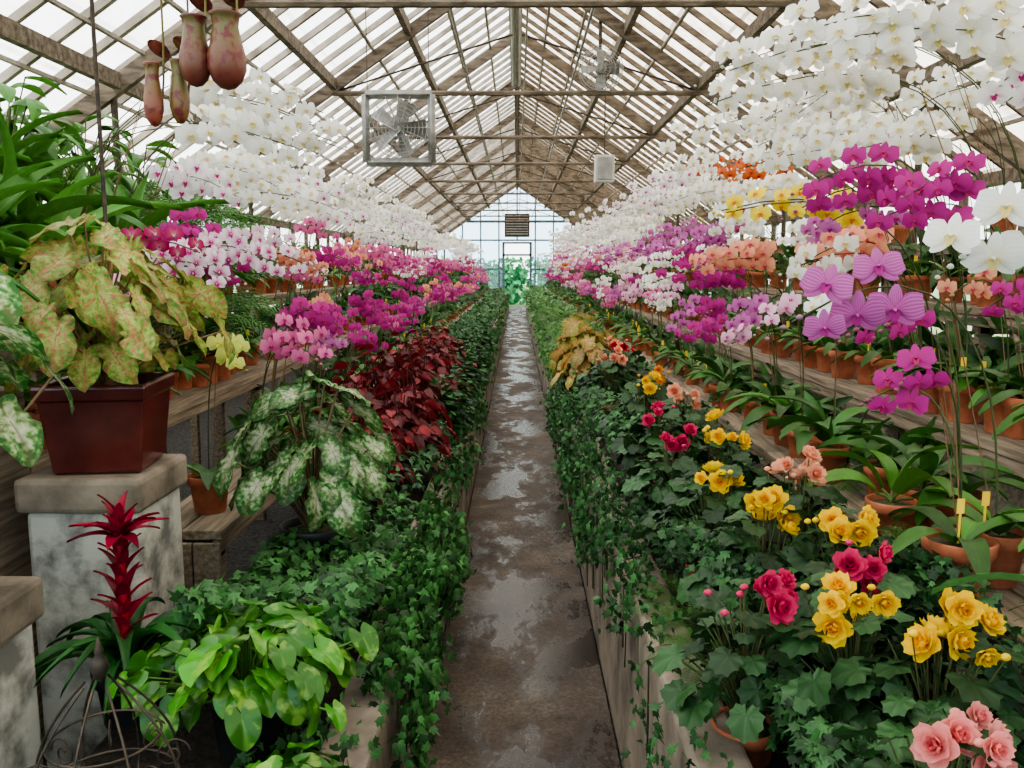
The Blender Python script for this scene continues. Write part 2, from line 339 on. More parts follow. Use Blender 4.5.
UPR=grid(9,2,lambda U:(1-U**4)**.8*(.5+.5*np.sin(np.pi*np.minimum(U+.15,1))),.085,lambda U,S:.15*U-.45*U**3+.06*np.abs(S),'leaf')
BRACT=grid(8,2,lambda U:np.sin(np.pi*(.2+.8*U))**.8,.15,lambda U,S:.30*U-.50*U*U+.05*np.abs(S),'leaf')
ELL=grid(8,4,lambda U:np.sin(np.pi*(.03+.97*U**.85))**.8,.22,lambda U,S:.35*U-.7*U*U-.06*np.abs(S),'leaf')
def frondT(n=16):
    ts=[]
    for i in range(n):
        u=(i+1)/n;x=u;z=.55*u-.75*u*u;L=.30*math.sin(np.pi*min(1,.15+.88*u))**.8+.02
        for sgn in (1,-1):
            v=[(x-.022,0,z),(x+.01+L*.15,sgn*L*.5,z-.01),(x+L*.35,sgn*L,z-.07*L*3),(x+.02,sgn*L*.45,z)]
            ts.append(T_(v,[(0,1,2,3)],[(0,.3),(.5,.5),(1,.5),(.5,.6)],mat='leaf'))
    ts.append(tubeT([(u,0,.55*u-.75*u*u) for u in np.linspace(0,1,6)],.006,3,'stem'))
    return merge(ts)
FROND=frondT()
def rose():
    ts=[]
    P=grid(4,4,lambda U:np.sin(np.pi*(.12+.80*U**.8))**.55,.50,lambda U,S:.30*U*U+.20*S*S+.03*np.sin(4*S),'petal')
    for n,L,el,z,w in ((5,.54,.05,0,.0),(5,.50,.4,.03,.05),(5,.42,.8,.06,.25),(4,.34,1.1,.09,.6),(3,.24,1.35,.12,1.)):
        for i in range(n):
            t=tx(P,roty(-el));t=tx(t,rotz(i*2*np.pi/n+L*9,(0,0,z),L));t=dict(t);t['w']=np.full(len(t['v']),w);ts.append(t)
    return merge(ts)
ROSE=rose()
def clump(mb,T,base,n,rad,hgt,L,c1,c2=None,tilt=.5,pet=True,pr=.003,petc=(.10,.14,.05),var=.4,up=.25,jn=.18):
    base=np.array(base,float);q=np.sqrt((np.arange(n)+.5)/n);az=np.arange(n)*2.39996+R(0,6)+rng.normal(0,.25,n)
    rr=rad*q*rng.uniform(.7,1.2,n);zz=hgt*(1-.55*q**2)*rng.uniform(.65,1.12,n)
    o=np.stack([np.cos(az),np.sin(az),np.zeros(n)],-1);pos=base+o*rr[:,None];pos[:,2]+=zz
    a=o+rng.normal(0,jn*.8,(n,3));a[:,2]=-tilt*q*rng.uniform(.5,1.4,n)+up*(1-q);nn=o*.45*q[:,None]+np.array([0,0,1.])+rng.normal(0,jn,(n,3))
    s=rng.uniform(L[0],L[1],n)
    mb.place(T,frames(pos,a,nn,s),np.array(c1)*rng.uniform(1-var,1+var*.6,(n,1)),c2)
    if pet:
        for p in pos:
            mid=(base*.55+p*.45);mid[2]=base[2]+(p[2]-base[2])*.65
            mb.tube(np.array([base+(p-base)*[.05,.05,0],mid,p]),pr,'stem',4,petc)
# ------------------------------------------------------------------ structure
EX=3.8;EZ=2.35;RZ=4.95;Y0=-2.5;Y1=36.
def fl(name,a,b,mat,**k):
    mb=MB();mb.box(a,b,mat);return mb.build(name,False,**k)
fl('ground_outside',(-60,-40,-.3),(60,90,-.12),'grass')
fl('floor',(-EX,Y0,-.11),(EX,Y1,0),'gravel')
fl('garden_path',(-.31,Y0+.05,0),(.33,Y1-.05,.03),'wet_concrete')
def roofz(x): return RZ-(RZ-EZ)*abs(x)/EX
for sgn,nm,mt in((-1,'roof_glazing_left','roof_glass'),(1,'roof_glazing_right','roof_glass_dirty')):
    mb=MB();o=.05
    v=[(0,Y0,RZ+o),(0,Y1,RZ+o),(sgn*EX*1.02,Y1,EZ+o-.05),(sgn*EX*1.02,Y0,EZ+o-.05)]
    mb.place(T_(v,[(0,1,2,3)],mat=mt),np.eye(4));ob=mb.build(nm,False)
mb=MB()
y=Y0
while y<=Y1+.01:
    for s in(-1,1): mb.beam((s*.0,y+R(-.02,.02),RZ),(s*EX,y+R(-.02,.02),EZ),R(.03,.05),.05,'wood_white' if s<0 else 'wood_frame')
    y+=.42
mb.box((-.05,Y0,RZ-.14),(.05,Y1,RZ+.02),'wood_frame')
for x in(1.15,1.95,2.85):
    for s in(-1,1): mb.beam((s*x,Y0,roofz(x)-.08),(s*x,Y1,roofz(x)-.08),.06,.11,'wood_frame')
for x in(.38,.76,1.52,2.3,2.65,3.05,3.4):
    for s in(-1,1): mb.beam((s*x,Y0,roofz(x)-.03),(s*x,Y1,roofz(x)-.03),.03,.025,'wood_white')
mb.build('roof_rafters',False)
mb=MB();y=.1
while y<Y1:
    for s in(-1,1):
        mb.beam((0,y,RZ-.1),(s*EX,y,EZ-.1),.06,.12,'wood_frame')
        mb.tube([(s*1.95,y+.03,roofz(1.95)-.15),(s*.05,y+.03,RZ-.9)],.012,'metal_dark',5) 
        mb.tube([(s*2.9,y+.02,0),(s*2.9,y+.02,roofz(2.9)-.12)],.025,'metal_dark',6)
    mb.tube([(-1.97,y,roofz(1.95)-.17),(1.97,y,roofz(1.95)-.17)],.028,'wood_frame',6)
    mb.tube([(0,y+.02,RZ-.1),(0,y+.02,roofz(1.95)-.17)],.012,'metal_dark',5)
    y+=3.1
mb.build('roof_trusses',False)
mb=MB();mb.tube([(-.55,Y0,3.72),(-.55,Y1,3.72)],.014,'metal_grey',6);mb.tube([(.62,Y0,3.70),(.62,Y1,3.70)],.014,'metal_grey',6);mb.tube([(0.08,Y0,3.6),(0.08,Y1,3.6)],.01,'metal_grey',6);mb.build('overhead_pipes')
for s,nm in((-1,'wall_left'),(1,'wall_right')):
    mb=MB();mb.box((min(s*EX,s*(EX+.12)),Y0,0),(max(s*EX,s*(EX+.12)),Y1,1.0),'concrete_wall')
    y=Y0
    while y<=Y1: mb.box((s*EX-.03,y-.03,1.0),(s*EX+.03,y+.03,EZ),'wood_frame');y+=.9
    mb.box((s*EX-.04,Y0,1.6),(s*EX+.04,Y1,1.66),'wood_frame');mb.box((s*EX-.06,Y0,EZ-.1),(s*EX+.06,Y1,EZ),'wood_frame')
    x=s*(EX+.02);mb.place(T_([(x,Y0,1),(x,Y1,1),(x,Y1,EZ),(x,Y0,EZ)],[(0,1,2,3)],mat='roof_glass'),np.eye(4))
    mb.build(nm,False)
def endwall(nm,y,door):
    mb=MB();lo=.75
    for a,b in((-EX,-.62),(.62,EX)) if door else ((-EX,EX),): mb.box((a,y,0),(b,y+.12,lo),'concrete_wall')
    for x in np.arange(-EX,EX+.01,.76): 
        if not(door and abs(x)<.6): mb.box((x-.03,y,lo),(x+.03,y+.06,roofz(x)),'frame_blue')
        elif door: mb.box((x-.03,y,2.75),(x+.03,y+.06,roofz(x)),'frame_blue')
    for z in(1.55,2.75,3.5):
        hw=EX if z<EZ else EX*(RZ-z)/(RZ-EZ)
        for a,b in((-hw,-.62),(.62,hw)) if(door and z<2.7) else((-hw,hw),): mb.box((a,y-.01,z-.035),(b,y+.06,z+.035),'frame_blue')
    if door:
        v=[(-EX,y+.03,lo),(-.62,y+.03,lo),(-.62,y+.03,2.7),(.62,y+.03,2.7),(.62,y+.03,lo),(EX,y+.03,lo),(EX,y+.03,EZ),(0,y+.03,RZ),(-EX,y+.03,EZ)]
        mb.place(T_(v,[(0,1,2,8),(2,3,7,8),(3,4,5,6),(3,6,7,-1)],mat='window_glass'),np.eye(4))
    else: 
        v=[(-EX,y+.03,lo),(EX,y+.03,lo),(EX,y+.03,EZ),(0,y+.03,RZ),(-EX,y+.03,EZ)]
        mb.place(T_(v,[(0,1,2,4),(4,2,3,-1)],mat='window_glass'),np.eye(4))
    mb.build(nm,False)
endwall('wall_back',Y1,True);endwall('wall_front',Y0-.12,False)
mb=MB()
for x in(-.57,.57): mb.box((x-.05,Y1-.03,0),(x+.05,Y1+.1,2.68),'frame_blue')
mb.box((-.6,Y1-.03,2.6),(.6,Y1+.1,2.68),'frame_blue');mb.box((-.6,Y1-.03,2.1),(.6,Y1+.08,2.18),'frame_blue')
mb.box((-.6,Y1+.1,0.02),(-.54,Y1+1.,.9),'frame_blue');mb.box((-.6,Y1+.1,2.0),(-.54,Y1+1.,2.08),'frame_blue');mb.box((-.6,Y1+.94,.9),(-.54,Y1+1.,2.0),'frame_blue')
mb.build('door_1',False)
mb=MB()
for i in range(70):
    x=R(-7,7);z=R(.2,1.5);s=R(.5,.9)
    t=lathe([(.001,-.5),(.35,-.4),(.5,0),(.38,.36),(.001,.5)],7,'hedge_leaf');mb.place(t,rotz(R(0,6),(x,Y1+5+R(-.4,.4),z),s*1.3))
n=2500;pp=np.stack([rng.uniform(-7,7,n),Y1+4.2+rng.uniform(-.2,.5,n),rng.uniform(0,2.0,n)],-1)
mb.place(SMALL,frames(pp,rng.normal(0,1,(n,3)),np.array([0,-1,.4])+rng.normal(0,.3,(n,3)),.25),np.array([.07,.32,.14])*rng.uniform(.5,1.6,(n,1)));mb.build('garden_hedge')
def curb(nm,x0,x1,h,y0):
    mb=MB();y=y0
    while y<Y1-3: 
        y2=min(y+2.4,Y1-3);mb.box((x0,y,0),(x1,y2-.008,h+R(-.008,.008)),'concrete_wall');y=y2
    mb.build(nm,False,bevel=.012)
curb('planter_curb_left',-.44,-.32,.54,.3);curb('planter_curb_right',.34,.46,.64,.3)
fl('planting_bed_left',(-1.0,.3,0),(-.445,Y1-3,.47),'soil');fl('planting_bed_right',(.465,.3,0),(1.02,Y1-3,.58),'soil')
def bench(nm,x0,x1,z,y0,y1):
    mb=MB();n=max(2,int(round((x1-x0)/.13)));w=(x1-x0)/n
    y=y0
    while y<y1:
        y2=min(y+2.5,y1)
        for i in range(n): mb.box((x0+i*w+.004,y,z-.035),(x0+(i+1)*w-.004,y2-.006,z),'wood_plank')
        for yy in(y+.06,):
            mb.box((x0+.03,yy,z-.12),(x1-.03,yy+.05,z-.036),'wood_plank')
            for xx in(x0+.04,x1-.09): mb.box((xx,yy,0),(xx+.06,yy+.05,z-.036),'wood_plank')
        y=y2
    for xx in(x0+.012,x1-.037): mb.box((xx,y0,z-.085),(xx+.025,y1,z-.037),'wood_plank')
    mb.build(nm,False,bevel=.004)
bench('slatted_bench',1.04,1.32,.84,1.0,33);bench('slatted_bench',1.52,1.88,1.05,1.0,33);bench('slatted_bench',2.0,2.38,1.43,1.2,33);bench('slatted_bench',2.45,2.85,1.75,1.4,33)
bench('slatted_bench',-1.34,-1.04,.68,2.9,33);bench('slatted_bench',-1.95,-1.58,.96,2.7,33);bench('slatted_bench',-2.42,-2.04,1.38,1.5,33);bench('slatted_bench',-2.88,-2.48,1.70,1.5,33)
mb=MB()
for i in range(8): mb.beam((1.50+.0*i,2.72,.45+i*.065),(1.88,2.72,.30+i*.065),.02,.06,'wood_plank')
mb.box((1.47,2.70,0),(1.52,2.78,1.0),'wood_plank');mb.box((1.86,2.70,0),(1.91,2.78,1.0),'wood_plank');mb.build('bench_side_panel',False)
mb=MB()
for i in range(3): mb.box((-1.33+i*.097,2.87,.02),(-1.24+i*.097,2.89,.64),'wood_plank')
mb.build('bench_side_panel',False)
# ------------------------------------------------------------------ orchids on benches
def pick(ws): 
    k=list(ws);p=np.array([ws[i] for i in k],float);return k[rng.choice(len(k),p=p/p.sum())]
def row(side,x,z,y0,y1,sp,chooser,h,lean,nst,nf,fs=.085,near=7.5,jit=.05,pots=1.,skip=0.,t0=.56):
    y=y0;banks={}
    while y<y1:
        pal=chooser(y);lod=0 if y<near else(1 if y<17 else 2)
        hh=R(*h);k=dict(h=hh,lean=R(*lean),nst=nst if R()<.7 else max(1,nst-1),nf=nf,fs=fs,lod=lod,pots=pots*R(.85,1.1),t0=t0+R(0,.08))
        if R()<skip: k['nst']=0;k['lz']=1.25;k['nleaf']=8
        xx=side*(x+R(-jit,jit))
        if lod==0:
            mb=MB();orchid(mb,xx,y,z,side,pal,**k);mb.build('potted_%s_orchid'%pal.split('_pinklip')[0])
        else:
            b=banks.setdefault(int(y//9),MB())
            if lod==2: k['fs']=fs*1.15;k['nf']=max(5,int(nf*.7))
            orchid(b,xx,y,z,side,pal,**k)
        y+=sp*R(.7,1.35)*(1 if y<17 else 1.6)
    for b in banks.values(): b.build('potted_orchid_display')
wt=lambda y:pick({'white':8,'white_pinklip':2})
mixR=lambda y:pick({'magenta':3,'pink':1.5,'white':3.5,'lilac':2.5,'peach':2,'orange':.8,'yellow':.4}) if y<7 else pick({'pink':3,'pale_pink':3.5,'lilac':3,'magenta':2,'peach':2,'orange':.8,'white':3.5})
mixL=lambda y:pick({'bicolor':3,'pink':2,'peach':4,'magenta':2}) if y<6 else pick({'pink':4,'magenta':4,'peach':2,'lilac':2,'white':2})
lowR=lambda y:pick({'pink':3,'pale_pink':3,'magenta':2,'white':2,'lilac':2,'crimson':1})
lowL=lambda y:pick({'pink':4,'magenta':4,'lilac':1,'peach':1})
row(1,2.18,1.43,4.0,32,.36,wt,(.55,1.05),(.5,1.15),2,10,.11,skip=.1)
row(1,2.62,1.75,4.2,32,.7,lambda y:pick({'white':6,'orange':1.,'pink':.7}),(.5,.8),(.4,.8),2,9,.105)
row(1,1.68,1.05,3.5,32,.26,mixR,(.46,.86),(.15,.7),2,9,.088,skip=.15)
row(1,1.68,1.05,2.2,3.4,.22,mixR,(.3,.4),(.1,.2),2,5,.06,skip=.8)
row(1,1.17,.84,3.4,32,.30,lowR,(.30,.60),(.05,.25),2,6,.068,pots=.9,skip=.25)
row(-1,2.2,1.38,4.9,32,.38,wt,(.55,.98),(.4,.88),2,10,.11,skip=.12)
row(-1,2.62,1.70,7.5,32,.8,wt,(.5,.75),(.4,.7),2,9,.105)
row(-1,1.76,.96,4.1,32,.28,mixL,(.48,.80),(.2,.6),2,8,.082,skip=.15)
row(-1,1.2,.68,4.3,32,.34,lowL,(.36,.70),(.05,.25),2,6,.075,pots=.9,skip=.2)
def one(name,*a,**k): mb=MB();orchid(mb,*a,**k);mb.build(name)
# right foreground
one('potted_lilac_orchid',1.16,2.0,.84,1,'lilac',h=.61,nst=1,nf=5,fs=.105,dirv=(-.46,-.04,0),flower=FLS,face=(-.3,-.95,.05),drop=.84,t0=.76,jf=.08)
one('potted_white_orchid',1.28,1.82,.84,1,'white',h=.69,nst=1,nf=4,fs=.105,dirv=(-.32,-.03,0),face=(-.45,-.9,0),drop=.94,t0=.78,jf=.12)
one('potted_magenta_orchid',1.02,1.90,.84,1,'magenta',h=.40,nst=2,nf=3,fs=.07,dirv=(-.13,.0,0),face=(-.3,-.95,0),pots=1.05,drop=.94,t0=.80)
one('potted_magenta_orchid',1.22,2.3,.84,1,'magenta',h=.52,nst=2,nf=3,fs=.065,dirv=(-.22,-.05,0),face=(-.3,-.95,0),drop=.92,t0=.78)
one('potted_magenta_orchid',1.66,2.75,1.05,1,'magenta',h=.70,nst=2,nf=7,fs=.085,dirv=(-.42,-.05,0),t0=.7,drop=.9)
one('potted_magenta_orchid',1.62,3.05,1.05,1,'magenta',h=.78,nst=2,nf=7,fs=.085,dirv=(-.58,-.1,0),t0=.7,drop=.88)
one('potted_lilac_orchid',1.64,3.15,1.05,1,'lilac',h=.66,nst=1,nf=6,fs=.08,dirv=(-.50,-.05,0),t0=.7,drop=.85)
one('potted_yellow_orchid',1.60,3.25,1.05,1,'yellow',h=.64,nst=2,nf=8,fs=.075,dirv=(-.72,-.05,0),drop=.98,t0=.64)
one('potted_white_orchid',1.62,3.4,1.05,1,'white',h=.50,nst=1,nf=5,fs=.085,dirv=(-.50,-.05,0),t0=.7)
one('potted_white_orchid',2.05,2.9,1.43,1,'white',h=.86,nst=2,nf=10,fs=.115,dirv=(-1.02,-.02,0),drop=.92,t0=.62)
one('potted_white_orchid',2.12,3.3,1.43,1,'white_pinklip',h=.80,nst=2,nf=8,fs=.10,dirv=(-.45,-.35,0),t0=.7)
one('potted_white_orchid',2.08,3.5,1.43,1,'white',h=.95,nst=2,nf=11,fs=.115,dirv=(-1.08,0,0),drop=.86,t0=.66)
one('potted_white_orchid',2.10,3.8,1.43,1,'white',h=.9,nst=2,nf=12,fs=.115,dirv=(-1.12,0,0),drop=.82,t0=.64)
one('potted_white_orchid',1.17,3.1,.84,1,'white',h=.55,nst=1,nf=5,fs=.075,dirv=(-.10,-.1,0),t0=.7)
# left
one('potted_lime_orchid',-1.17,3.15,.68,-1,'lime',h=.50,nst=1,nf=6,fs=.07,dirv=(.14,-.05,0),drop=.9,t0=.7)
one('potted_pink_orchid',-1.15,3.75,.68,-1,'pink',h=.55,nst=2,nf=8,fs=.08,dirv=(.28,-.05,0))
one('potted_magenta_orchid',-1.17,4.0,.68,-1,'magenta',h=.62,nst=2,nf=8,fs=.08,dirv=(.3,0,0))
one('potted_crimson_orchid',-1.66,3.2,.96,-1,'crimson',h=.60,nst=1,nf=8,fs=.065,dirv=(.45,-.1,0),drop=.95,t0=.72)
one('potted_pale_pink_orchid',-1.66,3.0,.96,-1,'pale_pink',h=.46,nst=2,nf=7,fs=.075,dirv=(.46,-.05,0),t0=.68)
one('potted_bicolor_orchid',-1.66,3.5,.96,-1,'bicolor',h=.60,nst=2,nf=8,fs=.08,dirv=(.46,-.1,0),flower=FLB)
one('potted_bicolor_orchid',-1.66,3.85,.96,-1,'bicolor',h=.64,nst=2,nf=8,fs=.08,dirv=(.5,0,0),flower=FLB)
one('potted_white_orchid',-2.1,3.8,1.38,-1,'white',h=.74,nst=2,nf=9,fs=.11,dirv=(1.0,-.05,0),t0=.74)
one('potted_white_orchid',-2.1,4.1,1.38,-1,'white',h=.92,nst=3,nf=9,fs=.11,dirv=(1.0,0,0),t0=.70)
one('potted_white_orchid',-2.1,4.5,1.38,-1,'white',h=.88,nst=3,nf=10,fs=.11,dirv=(1.0,0,0),t0=.68)
# foliage plants standing at the back of each bench (dense dark greenery between the pots)
def backrow(side,x,z,zt,y0,y1,n,L):
    mb=MB();y=y0+(y1-y0)*rng.random(n)**1.3;hz=rng.random(n)
    p=np.stack([side*(x+rng.uniform(-.07,.07,n)),y,z+.05+(zt-z-.05)*hz*(.6+.4*np.sin(y*4.1)**2)],-1)
    a=rng.normal(0,.6,(n,3))+np.array([-side*.5,-.3,.5]);nn=np.array([-side*.5,-.4,.8])+rng.normal(0,.35,(n,3))
    mb.place(OLEAF[1],frames(p,a,nn,rng.uniform(*L,n)*(.8+.03*y)),np.array([.028,.085,.016])*rng.uniform(.4,1.6,(n,1)))
    mb.build('bench_foliage')
backrow(1,1.84,1.05,1.40,2.4,32,1700,(.13,.2));backrow(1,2.34,1.43,1.74,2.8,32,1600,(.13,.2));backrow(1,1.30,.84,1.02,2.6,32,1200,(.11,.17))
backrow(-1,1.90,.96,1.34,3.6,32,1500,(.13,.2));backrow(-1,2.38,1.38,1.68,3.6,32,1500,(.13,.2));backrow(-1,1.30,.68,.93,4.0,32,1100,(.12,.18))
# ------------------------------------------------------------------ begonias
BG={'yellow':((.92,.66,.04),(.88,.38,.015)),'pink':((.72,.06,.17),(.45,.008,.06)),'blush':((.88,.36,.33),(.80,.15,.17)),'peach':((.88,.46,.30),(.82,.24,.12)),'red':((.60,.012,.04),(.35,0,.015)),'orange':((.88,.36,.04),(.75,.12,.01))}
def begonia(x,y,z,col,n=6,rad=.13,fs=.062,spread=.065):
    mb=MB();base=(x,y,z-.30)
    mb.place(POT[0],rotz(0,(x,y,z-.42),.9))
    clump(mb,BEGL,base,60,rad*1.15,.27,(.045,.085),(.024,.066,.02),tilt=.8,pr=.002,var=.5,jn=.38)
    az=rng.uniform(0,6.3,n);rr=spread*np.sqrt(rng.random(n));o=np.stack([np.cos(az)*rr,np.sin(az)*rr-.02,rng.uniform(-.05,.03,n)],-1)
    for _ in range(30):
        for i in range(n):
            for j in range(n):
                if i!=j:
                    d=o[i]-o[j];l=np.linalg.norm(d)+1e-6
                    if l<fs*.78: o[i]+=d/l*(fs*.78-l)*.3*np.array([1,1,.5])
    p=np.array([x,y,z])+o
    fc=nrm(o*[1,1,0])*.6+np.array([-.15,-.75,.5])+rng.normal(0,.4,(n,3));c1,c2=BG[col]
    mb.place(ROSE,fframes(p,fc,(0,0,1),fs*rng.uniform(.65,1.15,n)),np.array(c1)*rng.uniform(.85,1.08,(n,1)),c2)
    for q in p: mb.tube(np.array([np.array(base)+(q-base)*[.3,.3,.3],q-[0,0,.005]]),.0022,'stem',4,(.12,.10,.04))
    nb=4;pb=np.array([x,y,z-.01])+np.stack([rng.uniform(-1,1,nb)*spread*1.3,rng.uniform(-1,1,nb)*spread*1.3,rng.uniform(-.03,.02,nb)],-1)
    mb.place(BUD,frames(pb,(0,0,1),(1,0,0),.045),c1)
    for q in pb: mb.tube(np.array([np.array(base)+(q-base)*[.3,.3,.3],q-[0,0,.005]]),.0016,'stem',4,(.12,.10,.04))
    mb.build('%s_begonia'%('pale_pink' if col=='blush' else col))
for a in[(.48,1.68,.95,'pink',5),(.63,2.10,1.0,'yellow',7),(.79,1.98,1.02,'yellow',6),(.735,1.78,.985,'pink',4),(.66,1.58,.97,'yellow',7),(.76,1.46,.98,'yellow',7),(.655,1.22,.91,'blush',6),
 (.585,2.5,1.0,'yellow',4),(.57,3.0,1.0,'pink',4),(.72,2.96,1.04,'yellow',5),(.77,2.27,1.06,'peach',5),(.60,3.5,1.02,'pink',3),(.72,3.6,1.05,'peach',4),(.60,4.05,1.05,'yellow',5),(.72,4.4,1.06,'orange',4),(.55,5.1,1.08,'peach',7),(.66,5.3,1.1,'red',3),(.85,2.55,1.0,'peach',3),(.72,6.2,1.08,'peach',5)]:
    begonia(*a,fs=.062)
# ------------------------------------------------------------------ ground-cover ivy
def hill(x,y): return .5+.25*np.sin(3.1*y+x*2)+.15*np.sin(7.7*y+1.3+x*5)+.12*np.sin(11*x+2*y)
def ivy(nm,side,x0,x1,y0,y1,zb,zt,n,nw,wallx,walltop,hang,col,size,T=IVY):
    mb=MB()
    x=rng.uniform(x0,x1,n);y=rng.uniform(y0,y1,n);top=zb+(zt-zb)*hill(x,y);z=top-np.abs(rng.normal(0,.06,n))
    p=np.stack([side*x,y,z],-1)
    a=rng.normal(0,1,(n,3))+np.array([-side*.6,-.7,-.5]);nn=np.array([-side*.35,-.5,1.])+rng.normal(0,.4,(n,3))
    mb.place(T,frames(p,a,nn,rng.uniform(*size,n)),np.array(col)*rng.uniform(.35,1.8,(n,1)))
    if nw:
        y=rng.uniform(y0,y1,nw);hg=hang*np.clip(hill(y*0+.3,y*1.3)*1.3-.15,.05,1.2);q=rng.random(nw)**1.3;z=walltop+.10-q*hg
        p=np.stack([side*(wallx-.02-np.abs(rng.normal(0,.03,nw))-.06*np.sin(q*2.5)*hang),y,z],-1)
        up=z>walltop; p[up,0]+=side*rng.uniform(0,.12,up.sum())
        a=np.array([0,0,-1.])+rng.normal(0,.5,(nw,3));nn=np.array([-side*1.,-.5,.4])+rng.normal(0,.35,(nw,3))
        mb.place(T,frames(p,a,nn,rng.uniform(*size,nw)),np.array(col)*rng.uniform(.35,1.8,(nw,1)))
        for k in range(int(nw/50)):
            yy=R(y0,y1);hh=hang*float(np.clip(hill(.3,yy*1.3)*1.3-.15,.05,1.2));mb.tube([(side*(wallx+.08),yy,walltop+.05),(side*(wallx-.02),yy+.02,walltop+.02),(side*(wallx-.025),yy+R(-.05,.05),walltop-hh*1.1)],.0025,'stem',4,(.06,.06,.03))
    mb.build(nm)
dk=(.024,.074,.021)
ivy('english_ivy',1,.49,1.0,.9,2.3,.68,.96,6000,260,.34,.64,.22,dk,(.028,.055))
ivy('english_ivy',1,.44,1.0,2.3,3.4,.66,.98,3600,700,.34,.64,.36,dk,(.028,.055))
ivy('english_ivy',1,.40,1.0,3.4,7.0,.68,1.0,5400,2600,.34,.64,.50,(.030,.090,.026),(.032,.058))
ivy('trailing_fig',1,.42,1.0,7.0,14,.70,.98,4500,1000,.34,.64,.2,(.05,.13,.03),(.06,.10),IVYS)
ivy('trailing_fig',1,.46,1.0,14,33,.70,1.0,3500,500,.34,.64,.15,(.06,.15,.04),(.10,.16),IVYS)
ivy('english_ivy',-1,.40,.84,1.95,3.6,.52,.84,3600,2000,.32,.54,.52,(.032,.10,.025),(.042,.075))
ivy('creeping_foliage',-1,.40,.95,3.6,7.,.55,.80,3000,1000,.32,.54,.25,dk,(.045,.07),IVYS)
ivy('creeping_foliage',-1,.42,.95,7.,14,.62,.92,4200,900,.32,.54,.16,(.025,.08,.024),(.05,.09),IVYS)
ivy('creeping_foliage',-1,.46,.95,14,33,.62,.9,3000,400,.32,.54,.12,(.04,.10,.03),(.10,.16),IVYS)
ivy('english_ivy',-1,.40,.62,.9,1.95,.48,.62,1100,240,.32,.54,.25,(.03,.09,.026),(.04,.06))
def coleus(x,y,z,hgt=.42,rad=.22,n=120,c=(.16,.014,.018)):
    mb=MB();clump(mb,COLE,(x,y,z),n,rad,hgt,(.05,.095),c,tilt=.9,pr=.0025,petc=(.10,.02,.02),var=.7,up=.1,jn=.45);
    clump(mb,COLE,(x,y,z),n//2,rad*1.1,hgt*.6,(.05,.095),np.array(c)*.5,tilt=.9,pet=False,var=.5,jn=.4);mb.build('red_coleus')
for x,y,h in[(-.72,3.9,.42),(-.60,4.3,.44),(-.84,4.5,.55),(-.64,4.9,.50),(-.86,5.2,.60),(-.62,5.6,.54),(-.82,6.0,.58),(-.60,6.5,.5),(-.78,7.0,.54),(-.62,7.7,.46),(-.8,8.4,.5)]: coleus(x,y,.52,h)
def bush(nm,x,y,z,h,rad,n,col,L,T=SMALL):
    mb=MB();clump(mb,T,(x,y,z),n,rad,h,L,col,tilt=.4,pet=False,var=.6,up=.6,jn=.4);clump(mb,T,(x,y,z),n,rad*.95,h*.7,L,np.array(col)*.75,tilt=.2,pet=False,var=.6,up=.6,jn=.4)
    clump(mb,T,(x,y,z),24,rad*.8,h*.9,L,col,pr=.002);mb.build(nm)
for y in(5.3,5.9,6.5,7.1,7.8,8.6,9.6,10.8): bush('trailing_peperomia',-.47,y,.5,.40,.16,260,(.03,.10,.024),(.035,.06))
for y in(9,10.5,12.5,14.5,17): 
    mb=MB();clump(mb,FROND,(.68,y,.6),60,.15,.3,(.25,.4),(.09,.22,.04),tilt=.1,pet=False,up=.8);mb.build('boston_fern')
# caladiums
def caladium(nm,x,y,z,T,n,rad,h,L,tint=(1,1,1),pot='black_plastic',ps=1.,jn=.34):
    mb=MB()
    if pot: mb.place(POTB,rotz(0,(x,y,z),ps));z+=.12*ps
    clump(mb,T,(x,y,z),n,rad,h,L,tint,tilt=1.3,pr=.0035,petc=(.22,.14,.08),var=.2,up=.1,jn=jn);mb.build(nm)
caladium('potted_caladium',-.72,2.9,.5,CALG,54,.28,.50,(.075,.135),ps=1.5)
caladium('potted_caladium',-1.17,1.72,.905,CALG,18,.21,.62,(.085,.12),ps=.8,tint=(1.25,1.25,1.25))
caladium('pink_caladium',.52,6.3,.6,CALP,44,.24,.54,(.10,.16),pot=None,tint=(1.1,.72,.85))
caladium('pink_caladium',.5,6.9,.6,CALP,26,.2,.6,(.12,.18),pot=None,tint=(1.1,.85,.95))
def pedestal(x,y,w,z):
    mb=MB();mb.box((x-w/2+.02,y-w/2+.02,0),(x+w/2-.02,y+w/2-.02,z-.10),'concrete_block');mb.box((x-w/2,y-w/2,z-.10),(x+w/2,y+w/2,z),'concrete_wall');mb.build('concrete_pedestal',False,bevel=.015)
PX,PY=-1.22,2.50
pedestal(PX-.02,PY,.36,1.01);pedestal(-1.25,1.72,.32,.90)
mb=MB()
def sq(w,z): return [(-w,-w,z),(w,-w,z),(w,w,z),(-w,w,z)]
lv=[(.115,0),(.122,.01),(.143,.215),(.152,.218),(.155,.255),(.151,.263),(.138,.261),(.134,.225)]
V=[];F=[]
for w,z in lv: V+=sq(w,z)
for i in range(len(lv)-1):
    for j in range(4): F.append((i*4+j,i*4+(j+1)%4,(i+1)*4+(j+1)%4,(i+1)*4+j))
F.append((3,2,1,0));mb.place(T_(V,F,mat='glazed_red'),rotz(.12,(PX,PY,1.012)))
mb.place(T_(sq(.135,.228),[(0,1,2,3)],mat='moss'),rotz(.12,(PX,PY,1.012)))
mb.build('glazed_square_planter',False,bevel=.010)
